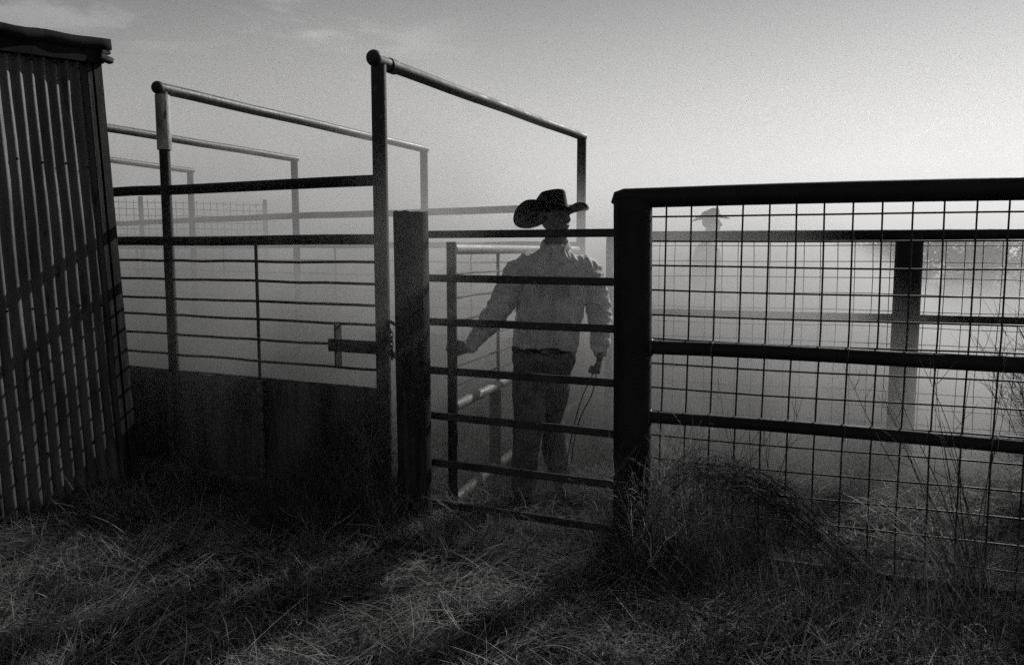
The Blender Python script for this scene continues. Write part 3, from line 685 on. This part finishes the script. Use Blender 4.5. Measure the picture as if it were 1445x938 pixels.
# cord in his hanging hand
hp = Vector((0.485, PY - 0.11, 0.79))
c_ = MB()
for (dx, dy, zb, b_) in ((-0.13, -0.02, 0.38, 0.02), (-0.16, 0.02, 0.30, -0.01)):
    c_.tube(spline([hp + Vector((0.0, 0, 0.03)), hp + Vector((dx * 0.35 + b_, dy, -0.12)), hp + Vector((dx * 0.7, dy, -0.26)), Vector((hp.x + dx, hp.y + dy, zb)), Vector((hp.x + dx * 1.1, hp.y + dy, zb - 0.12))], 5), 0.0035, 6)
tag(c_.build('cord', M['rope']), 'thin dark doubled cord hanging from the walking man\'s lowered hand', 'cord')

# --- the distant man behind the second mesh fence
Q = Vector((2.05, 8.45, 0)); t = thing('person', Q, 'distant man in a hat, a faint shape in the dust behind the mesh fence', 'person')
def W(x, y, z): return (Q.x + x, Q.y + y, z)
b = MB()
rg = [(0, 0, 0.86, 0.11, 0.14), (0, 0, 1.0, 0.105, 0.13), (0, 0, 1.2, 0.115, 0.155), (0.01, 0, 1.38, 0.12, 0.175), (0.01, 0, 1.48, 0.10, 0.16), (0.01, 0, 1.54, 0.065, 0.09), (0.01, 0, 1.57, 0.05, 0.05)]
b.rings([(Q.x + r_[0], Q.y + r_[1], r_[2], r_[3], r_[4]) for r_ in rg])
b.closed_tube([W(0.01, 0, 1.52), W(0.03, 0, 1.66)], [0.055, 0.052], 14)
P2, rot2 = head(b, W(0.045, 0, 1.75), (1, -0.15, 0), 1.0, -0.05)
arms = (((0.0, -0.19, 1.47), (-0.03, -0.23, 1.18), (0.14, -0.20, 1.0)), ((0.0, 0.19, 1.47), (-0.03, 0.23, 1.18), (0.14, 0.20, 1.0)))
for a in arms:
    b.closed_tube([W(*a[0]), W(*a[1]), W(*a[2])], [0.05, 0.042, 0.028], 12)
    hand(b, W(*a[2]), (1, 0, -0.3), (0, 0, -1), (0, -a[0][1], 0.0), (20, 25, 15))
legs = (((0, -0.09, 0.88), (0.03, -0.11, 0.48), (-0.02, -0.11, 0.08)), ((0, 0.09, 0.88), (0.02, 0.11, 0.48), (-0.05, 0.11, 0.08)))
for a in legs: b.closed_tube([W(*a[0]), W(*a[1]), W(*a[2]), ], [0.08, 0.055, 0.036], 12)
for a in legs: b.closed_tube([W(a[2][0] - 0.02, a[2][1], 0.05), W(a[2][0] + 0.15, a[2][1], 0.04)], [0.035, 0.028], 10)
remeshed(b, 'body', 0.008, M['skin'], t, 1)
s_ = MB(); s_.rings([(Q.x + r_[0], Q.y + r_[1], r_[2], r_[3] + 0.02, r_[4] + 0.02) for r_ in rg[:6]])
for a in arms: s_.closed_tube([W(*a[0]), W(*a[1]), W(*lerp(a[1], a[2], .93))], [0.072, 0.06, 0.045], 14)
remeshed(s_, 'jacket', 0.012, M['coat'], t, 2, wr_cloth(0.006, 8, 5, 1))
j_ = MB(); j_.rings([(Q.x, Q.y, 0.80, 0.10, 0.15), (Q.x, Q.y, 0.9, 0.12, 0.16), (Q.x, Q.y, 0.98, 0.11, 0.145)])
for a in legs: j_.closed_tube([W(*a[0]), W(*a[1]), W(*a[2])], [0.095, 0.07, 0.062], 14)
remeshed(j_, 'trousers', 0.012, M['jeans'], t, 2)
for a in legs:
    q = MB(); q.closed_tube([W(a[2][0], a[2][1], 0.2), W(a[2][0], a[2][1], 0.05)], [0.05, 0.045], 12); q.closed_tube([W(a[2][0] - 0.03, a[2][1], 0.04), W(a[2][0] + 0.2, a[2][1], 0.032)], [0.04, 0.028], 12)
    remeshed(q, 'boot', 0.01, M['leather'], t, 1)
hat = thing_hat(t); pr = cowboy_hat(t, W(0.045, 0, 1.80), (1, -0.15, 0), 0.08, 0.0, 0.9); regroup(pr, hat, Q)

# ------------------------------------------------------------------ vegetation
NR = np.random.default_rng(11)
def blades(name, n, xy, length, width, tilt, m, curl=0.6, base=0.0, kind='stuff', label=None, seg=4, lie=0.0):
    """xy(n) -> (n,2) positions; ribbons bent under their own weight"""
    P = xy(n); n = len(P); L_ = NR.uniform(*length, n) if not callable(length) else length(P)
    az = np.array([noise.noise(Vector((x * 0.8, y * 0.8, 4))) * 9 for x, y in P]) + NR.normal(0, 0.75, n) + np.pi * (NR.uniform(0, 1, n) > 0.7); ti = np.clip(NR.normal(tilt[0], tilt[1], n), 0, 1.55); cu = NR.uniform(0.2, 1.0, n) * curl
    wv = NR.uniform(*width, n); z0 = np.array([gh(x, y) for x, y in P]) + base + (NR.uniform(0, lie, n) if lie else 0)
    tw = NR.uniform(0, 2 * np.pi, n); k = np.arange(seg + 1) / seg
    ang = ti[:, None] + cu[:, None] * k[None, :] * 1.6
    if lie: ang = np.minimum(ang, 1.50 + 0.16 * np.sin(k[None, :] * 5 + tw[:, None]))
    az2 = az[:, None] + (NR.normal(0, 0.5, n))[:, None] * k[None, :]
    st = (L_ / seg)[:, None]
    dx = np.sin(ang) * np.cos(az2) * st; dy = np.sin(ang) * np.sin(az2) * st; dz = np.cos(ang) * st
    cx = P[:, 0:1] + np.concatenate([np.zeros((n, 1)), np.cumsum(dx[:, :-1], 1)], 1); cy = P[:, 1:2] + np.concatenate([np.zeros((n, 1)), np.cumsum(dy[:, :-1], 1)], 1)
    cz = z0[:, None] + np.concatenate([np.zeros((n, 1)), np.cumsum(dz[:, :-1], 1)], 1); cz = np.maximum(cz, z0[:, None] * 1.0 - 0.004)
    sx = np.cos(tw)[:, None] * wv[:, None] / 2 * (1 - 0.85 * k)[None, :]; sy = np.sin(tw)[:, None] * wv[:, None] / 2 * (1 - 0.85 * k)[None, :]
    V = np.empty((n, seg + 1, 2, 3)); V[:, :, 0, 0] = cx - sx; V[:, :, 0, 1] = cy - sy; V[:, :, 1, 0] = cx + sx; V[:, :, 1, 1] = cy + sy; V[:, :, 0, 2] = cz; V[:, :, 1, 2] = cz
    b0 = (np.arange(n) * (seg + 1) * 2)[:, None]; s_ = (np.arange(seg) * 2)[None, :]
    Fq = np.stack([b0 + s_, b0 + s_ + 1, b0 + s_ + 3, b0 + s_ + 2], -1).reshape(-1, 4)
    me = bpy.data.meshes.new(name); me.vertices.add(V.size // 3); me.vertices.foreach_set('co', V.ravel())
    nf = len(Fq); me.loops.add(nf * 4); me.loops.foreach_set('vertex_index', Fq.ravel().astype(np.int32)); me.polygons.add(nf)
    me.polygons.foreach_set('loop_start', (np.arange(nf) * 4).astype(np.int32)); me.update(calc_edges=True)
    me.materials.append(m); o = bpy.data.objects.new(name, me); COL.objects.link(o)
    if kind: o['kind'] = kind
    if label: o['label'] = label
    return o
def clump(P, f=1.3, th=0.0, seed=0.0):
    return np.array([noise.noise(Vector((x * f, y * f, seed))) > th for x, y in P])
def area(x0, x1, y0, y1, keep=None):
    def f_(n):
        P = np.stack([NR.uniform(x0, x1, n), NR.uniform(y0, y1, n)], 1)
        m_ = (np.abs(P[:, 0]) < P[:, 1] * 0.72 + 0.8) & ~((P[:, 0] > -0.12) & (P[:, 0] < 0.40) & (P[:, 1] > 4.12) & (P[:, 1] < 5.0) & (NR.uniform(0, 1, n) > 0.2))
        if keep is not None: m_ &= keep(P)
        return P[m_]
    return f_
# fallen straw matted over the yard
blades('straw_litter', 42000, area(-3.6, 3.6, 2.2, 5.2, lambda P: (P[:, 0] < 0.9) | (NR.uniform(0, 1, len(P)) > 0.55)), (0.08, 0.34), (0.002, 0.0055), (1.25, 0.25), M['straw'], 0.6, 0.0, lie=0.03, label='matted dry straw and fallen grass over the yard floor')
blades('straw_litter', 16000, area(-5, 6, 5.0, 11), (0.08, 0.3), (0.003, 0.006), (1.2, 0.3), M['straw'], 0.5, 0.0, lie=0.02, label='thin straw scattered over the alley floor behind the gates')
# short dry tufts
blades('short_grass', 15000, area(-3.4, 2.6, 2.3, 4.7, lambda P: clump(P, 1.6, -0.02, 3)), (0.04, 0.14), (0.0016, 0.0032), (0.6, 0.4), M['straw'], 0.9, 0.0, label='short dry grass tufts in the foreground')
blades('curled_grass', 22000, area(-2.4, 0.9, 2.3, 4.1, lambda P: clump(P, 2.6, 0.0, 7)), (0.04, 0.13), (0.002, 0.005), (1.0, 0.4), M['pale'], 1.9, 0.0, label='pale curled dead grass blades catching the sun in the foreground', seg=5)
# rank grass along the mesh fence, around the posts and against the sheet base
def fence_d(P):   # distance in front of right fence line
    return (P[:, 0] - B0.x) * (-rn.x) + (P[:, 1] - B0.y) * (-rn.y)
blades('tall_grass', 22000, area(0.55, 3.4, 2.3, 4.2, lambda P: (fence_d(P) > -0.15) & (fence_d(P) < 0.9) & (NR.uniform(0, 1, len(P)) > fence_d(P) * 0.9)), (0.14, 0.48), (0.0016, 0.0038), (0.4, 0.35), M['weed'], 1.1, label='rank dead grass along the foot of the near mesh fence')
blades('tall_grass', 5000, area(0.48, 1.1, 3.35, 4.0), (0.15, 0.42), (0.0016, 0.003), (0.35, 0.3), M['weed'], 1.0, label='tangle of dead grass around the black corner post')
blades('tall_grass', 8000, area(-1.3, -0.62, 4.0, 4.75, lambda P: (P[:, 1] - 4.55) < -(P[:, 0] + 0.741) * 0.49 - 0.03), (0.12, 0.46), (0.0014, 0.003), (0.3, 0.3), M['weed'], 0.9, label='dark dead weeds against the sheet base beside the gate')
blades('tall_grass', 2600, area(-0.42, 0.6, 3.75, 4.15), (0.04, 0.13), (0.0015, 0.003), (0.4, 0.35), M['straw'], 1.0, label='thin grass growing under the front gate')
blades('tall_grass', 900, area(-2.7, -1.9, 4.2, 5.0), (0.08, 0.3), (0.0015, 0.003), (0.5, 0.35), M['straw'], 1.0, label='sparse grass at the foot of the shed wall')

def weed(name, base, stalks, h, spread, m, label, cat='weed', lean=(0, 0), twigs=10, r=0.0022, arch=None, fine=0.12, seed=0, group=None):
    rr = random.Random(seed); mb = MB(); base = Vector(base)
    for k in range(stalks):
        a = rr.uniform(0, 6.28); q = rr.uniform(0, spread); hh = h * rr.uniform(0.6, 1.0)
        p = base + Vector((rr.uniform(-1, 1) * spread * 0.25, rr.uniform(-1, 1) * spread * 0.25, -0.02)); pts = [p.copy()]
        d = Vector((math.cos(a) * q + lean[0], math.sin(a) * q + lean[1], 1)).normalized(); n = 10
        for i in range(n):
            if arch: d = (d + Vector((arch[0], arch[1], arch[2])) * (0.16 + 0.02 * i) * rr.uniform(0.85, 1.15)).normalized()
            d = (d + Vector((rr.uniform(-1, 1), rr.uniform(-1, 1), rr.uniform(-.3, .3))) * 0.07).normalized()
            p = p + d * hh / n; pts.append(p.copy())
        mb.tube(pts, [r * (1 - 0.7 * i / n) for i in range(n + 1)], 4, False)
        for j in range(twigs):
            i = rr.randint(2, n - 1); p0_ = pts[i].copy(); d2 = (pts[i] - pts[i - 1]).normalized() + Vector((rr.uniform(-1, 1), rr.uniform(-1, 1), rr.uniform(-0.6, 0.9))) * 0.9; d2.normalize(); tp = [p0_]
            for _ in range(4):
                d2 = (d2 + Vector((rr.uniform(-1, 1), rr.uniform(-1, 1), rr.uniform(-1, 0.8))) * 0.35).normalized(); p0_ = p0_ + d2 * fine * rr.uniform(0.2, 0.45); tp.append(p0_)
            mb.tube(tp, [r * 0.5, r * 0.45, r * 0.4, r * 0.3, r * 0.2], 3, False)
    o = mb.build(name, m); return tag(o, label, cat, group)
def arched(name, path, n, m, label, r=0.0026, jit=0.05, seed=3, twigs=16):
    rr = random.Random(seed); mb = MB()
    for k in range(n):
        o_ = Vector((rr.gauss(0, 1), rr.gauss(0, 1), rr.gauss(0, 1))) * jit; e = rr.uniform(0.62, 1.0); P = [Vector(p) for p in path]
        pts = spline([p + o_ * (0.4 + 0.6 * i / len(P)) + Vector((rr.gauss(0, 1), rr.gauss(0, 1), rr.gauss(0, 1))) * 0.012 for i, p in enumerate(P)], 5)
        pts = pts[:max(6, int(len(pts) * e))]; N = len(pts)
        mb.tube(pts, [r * (1 - 0.75 * i / N) for i in range(N)], 4, False)
        for j in range(twigs):
            i = rr.randint(4, N - 1); q = pts[i].copy(); d = (pts[i] - pts[i - 1]).normalized() * 0.6 + Vector((rr.uniform(-1, 1), rr.uniform(-1, 1), rr.uniform(-1.3, 0.5))); d.normalize(); tp = [q]
            for _ in range(5):
                d = (d + Vector((rr.uniform(-1, 1), rr.uniform(-1, 1), rr.uniform(-1.2, 0.5))) * 0.35).normalized(); q = q + d * rr.uniform(0.012, 0.05); tp.append(q)
            mb.tube(tp, [r * 0.5, r * 0.45, r * 0.4, r * 0.33, r * 0.25, r * 0.15], 3, False)
    tag(mb.build(name, m), label, 'weed')
arched('arched_weed', [(1.62, 3.12, -0.02), (1.38, 3.16, 0.20), (1.12, 3.20, 0.43), (0.95, 3.22, 0.53), (0.78, 3.24, 0.56), (0.66, 3.25, 0.50)], 46, M['weed'], 'arched bundle of dead weed bowing left against the near mesh fence')
arched('bowed_stems', [(1.9, 3.05, -0.02), (1.72, 3.08, 0.3), (1.5, 3.12, 0.52), (1.30, 3.15, 0.60)], 10, M['pale'], 'few pale stems bowing left above the arched weed bundle', r=0.002, jit=0.07, seed=4, twigs=3)
weed('tall_weed', (1.95, 3.2, 0), 13, 1.3, 0.25, M['weed'], 'sparse tall dead stalks leaning left across the mesh, right of the arched bundle', lean=(-0.30, 0), twigs=5, seed=5, r=0.003)
weed('tall_weed', (1.20, 3.62, 0), 6, 0.95, 0.25, M['weed'], 'thin dead stalks against the mesh between the corner post and the arched bundle', lean=(-0.15, 0), twigs=8, seed=6, r=0.0028)
weed('tall_weed', (2.1, 3.0, 0), 28, 0.8, 0.5, M['weed'], 'bristling dead weed at the right edge in front of the mesh', lean=(0.1, 0), twigs=14, seed=8)
weed('weed_bush', (3.25, 4.7, 0), 60, 1.15, 0.45, M['weed'], 'scraggly leafless bush between the two mesh fences at the far right', lean=(0.05, 0), twigs=26, seed=9, r=0.003, fine=0.2)
weed('weed_bush', (0.70, 3.52, 0), 34, 0.70, 0.5, M['straw'], 'tangled dead weed climbing the front of the black corner post', twigs=26, seed=12, fine=0.13)
weed('weed_bush', (-0.90, 4.34, 0), 34, 0.62, 0.45, M['weed'], 'dark wiry weed growing against the sheet base left of the round post', twigs=30, seed=13, fine=0.16)
weed('weed_bush', (-0.45, 4.08, 0), 10, 0.30, 0.8, M['straw'], 'small dry weed at the foot of the round gate post', twigs=12, seed=14)
weed('bent_grass', (0.42, 2.72, 0), 12, 0.42, 0.5, M['pale'], 'pale bent grass stems catching light at the bottom edge of the picture', 'grass', arch=(-0.35, 0.05, -0.75), lean=(-0.5, 0), twigs=1, r=0.0018, seed=21)
weed('bent_grass', (0.05, 2.95, 0), 5, 0.40, 0.5, M['pale'], 'few pale grass stems arching over the light patch', 'grass', arch=(0.5, 0.1, -0.6), lean=(0.3, 0), twigs=0, r=0.0016, seed=22)
weed('dead_twig', (0.70, 3.30, 0.05), 3, 0.34, 0.7, M['pale'], 'forked pale twig in the weeds before the black corner post', 'twig', twigs=7, r=0.003, seed=23, lean=(-0.2, 0))
weed('dead_twig', (-0.85, 4.02, 0), 3, 0.26, 0.8, M['pale'], 'pale broken twigs on the ground left of the round post', 'twig', twigs=6, r=0.0022, seed=24)

# far scrub on the right horizon
SP = [(9.6, 29, 1.75), (11.0, 27, 2.0), (12.3, 29, 2.35), (13.4, 27.5, 2.2), (14.8, 28.5, 2.5), (15.9, 27, 2.15), (17.3, 29, 2.5), (18.6, 28, 2.6), (20.4, 29, 2.4), (22.5, 30, 2.7)]
SL_ = ['leftmost', 'second from left', 'third from left', 'fourth from left', 'fifth from left', 'sixth from left', 'seventh from left', 'eighth from left', 'ninth from left', 'rightmost']
order = sorted(range(len(SP)), key=lambda i: SP[i][0])
for rank, i in enumerate(order):
    x, y, h_ = SP[i]; t = thing('scrub_tree', (x, y, 0), 'low dark scrub tree on the horizon behind the mesh, ' + SL_[rank] + ' of its row', 'tree', 'scrub trees along the horizon')
    tr = MB()
    for k in range(4):
        a = rnd.uniform(0, 6.28); tr.tube([(x, y, -0.1), (x + math.cos(a) * 0.3, y + math.sin(a) * 0.3, h_ * 0.35), (x + math.cos(a) * 0.8, y + math.sin(a) * 0.8, h_ * 0.75)], [0.09, 0.06, 0.02], 7)
    tr.build('trunk', M['bark'], t)
    cl = [(Vector((x + rnd.uniform(-1.0, 1.0), y + rnd.uniform(-0.9, 0.9), h_ * rnd.uniform(0.2, 0.8))), rnd.uniform(0.3, 0.55)) for _ in range(13)]
    c_ = MB()
    for c, rr in cl:
        for _ in range(150):
            d = Vector((rnd.gauss(0, 1), rnd.gauss(0, 1), rnd.gauss(0, 0.8))).normalized() * rr * rnd.uniform(0.5, 1.05); p = c + d
            a = Vector((rnd.uniform(-1, 1), rnd.uniform(-1, 1), rnd.uniform(-1, 1))).normalized(); b_ = a.orthogonal().normalized(); s = rnd.uniform(0.05, 0.12)
            c_.add([p - a * s, p + b_ * s * 0.5, p + a * s, p - b_ * s * 0.5], [(0, 1, 2, 3)], False)
    c_.build('crown', M['leaf'], t)

# ------------------------------------------------------------------ dust and air
def volume_box(name, x0, x1, y0, y1, z0, z1, m, label):
    mb = MB().box(((x0 + x1) / 2, (y0 + y1) / 2, (z0 + z1) / 2), (x1 - x0, y1 - y0, z1 - z0))
    # box() axes: ax = x, b = y, up = z
    o = mb.build(name, m); tag(o, label, kind='stuff'); return o
dm = bpy.data.materials.new('dust_cloud'); dm.use_nodes = True; nt = NT(dm.node_tree); nt.n.clear()
X, Y, Z = nt.xyz()
nz = nt.noise(nt.pos((1, 1, 1.3)), 0.8, 3, 0.6, 0.4)
puff = nt.smooth(nz, 0.36, 0.62) * 1.15
# low layer of dust pouring out of the alley
U = X - (Y - 5.5) * 0.5 + Z * 1.2
Yf = Y + nt.smooth(X, 0.15, -0.35) * nt.smooth(X, -1.0, -0.62) * nt.smooth(Z, 0.3, 0.9) * 0.6
Yf = Yf + nt.m('MINIMUM', (X + 0.74) * 0.49, 0.0)
low = nt.smooth(Yf, 4.05, 5.1) * nt.smooth(Z, 2.1, 1.0) * nt.smooth(U, 4.4, 3.1)
base = nt.smooth(Y, 5.4, 7.5) * (nt.smooth(Z, 1.5, 0.5) + nt.smooth(Z, 2.1, 1.3) * nt.smooth(X, 0.9, 1.5) * nt.smooth(U, 4.3, 3.2) * 2.8) + nt.smooth(Y, 4.4, 5.4) * nt.smooth(Z, 1.15, 0.3) * 2.6 * nt.smooth(X, 0.3, 1.2)
high = nt.smooth(Y + X * 0.7, 4.3, 6.4) * nt.smooth(X + (Z - 1.6) * 0.5, 0.9, -0.9) * nt.smooth(Z, 4.2, 2.2)
fall = nt.smooth(Y, 16, 10)
dens = (low * 0.44 * (0.15 + puff * 1.1) + high * 0.18 * (0.25 + puff * 1.0) + base * 0.12) * fall
pv = nt.n.new('ShaderNodeVolumePrincipled'); pv.inputs['Color'].default_value = (0.62, 0.62, 0.62, 1); pv.inputs['Anisotropy'].default_value = 0.35
nt.put(pv.inputs['Density'], dens)
mo = nt.n.new('ShaderNodeOutputMaterial'); nt.l.new(pv.outputs[0], mo.inputs['Volume'])
volume_box('dust_cloud', -13, 9, 3.3, 16, -0.05, 4.3, dm, 'cattle dust hanging in the pens behind the gates')
hm = bpy.data.materials.new('far_dust'); hm.use_nodes = True; nt = NT(hm.node_tree); nt.n.clear()
pv = nt.n.new('ShaderNodeVolumePrincipled'); pv.inputs['Color'].default_value = (0.88, 0.88, 0.88, 1); pv.inputs['Anisotropy'].default_value = 0.35
pv.inputs['Density'].default_value = 0.034; mo = nt.n.new('ShaderNodeOutputMaterial'); nt.l.new(pv.outputs[0], mo.inputs['Volume'])
volume_box('far_dust', -70, 70, 16.5, 120, -0.5, 7, hm, 'thin dust lying over the far pasture')
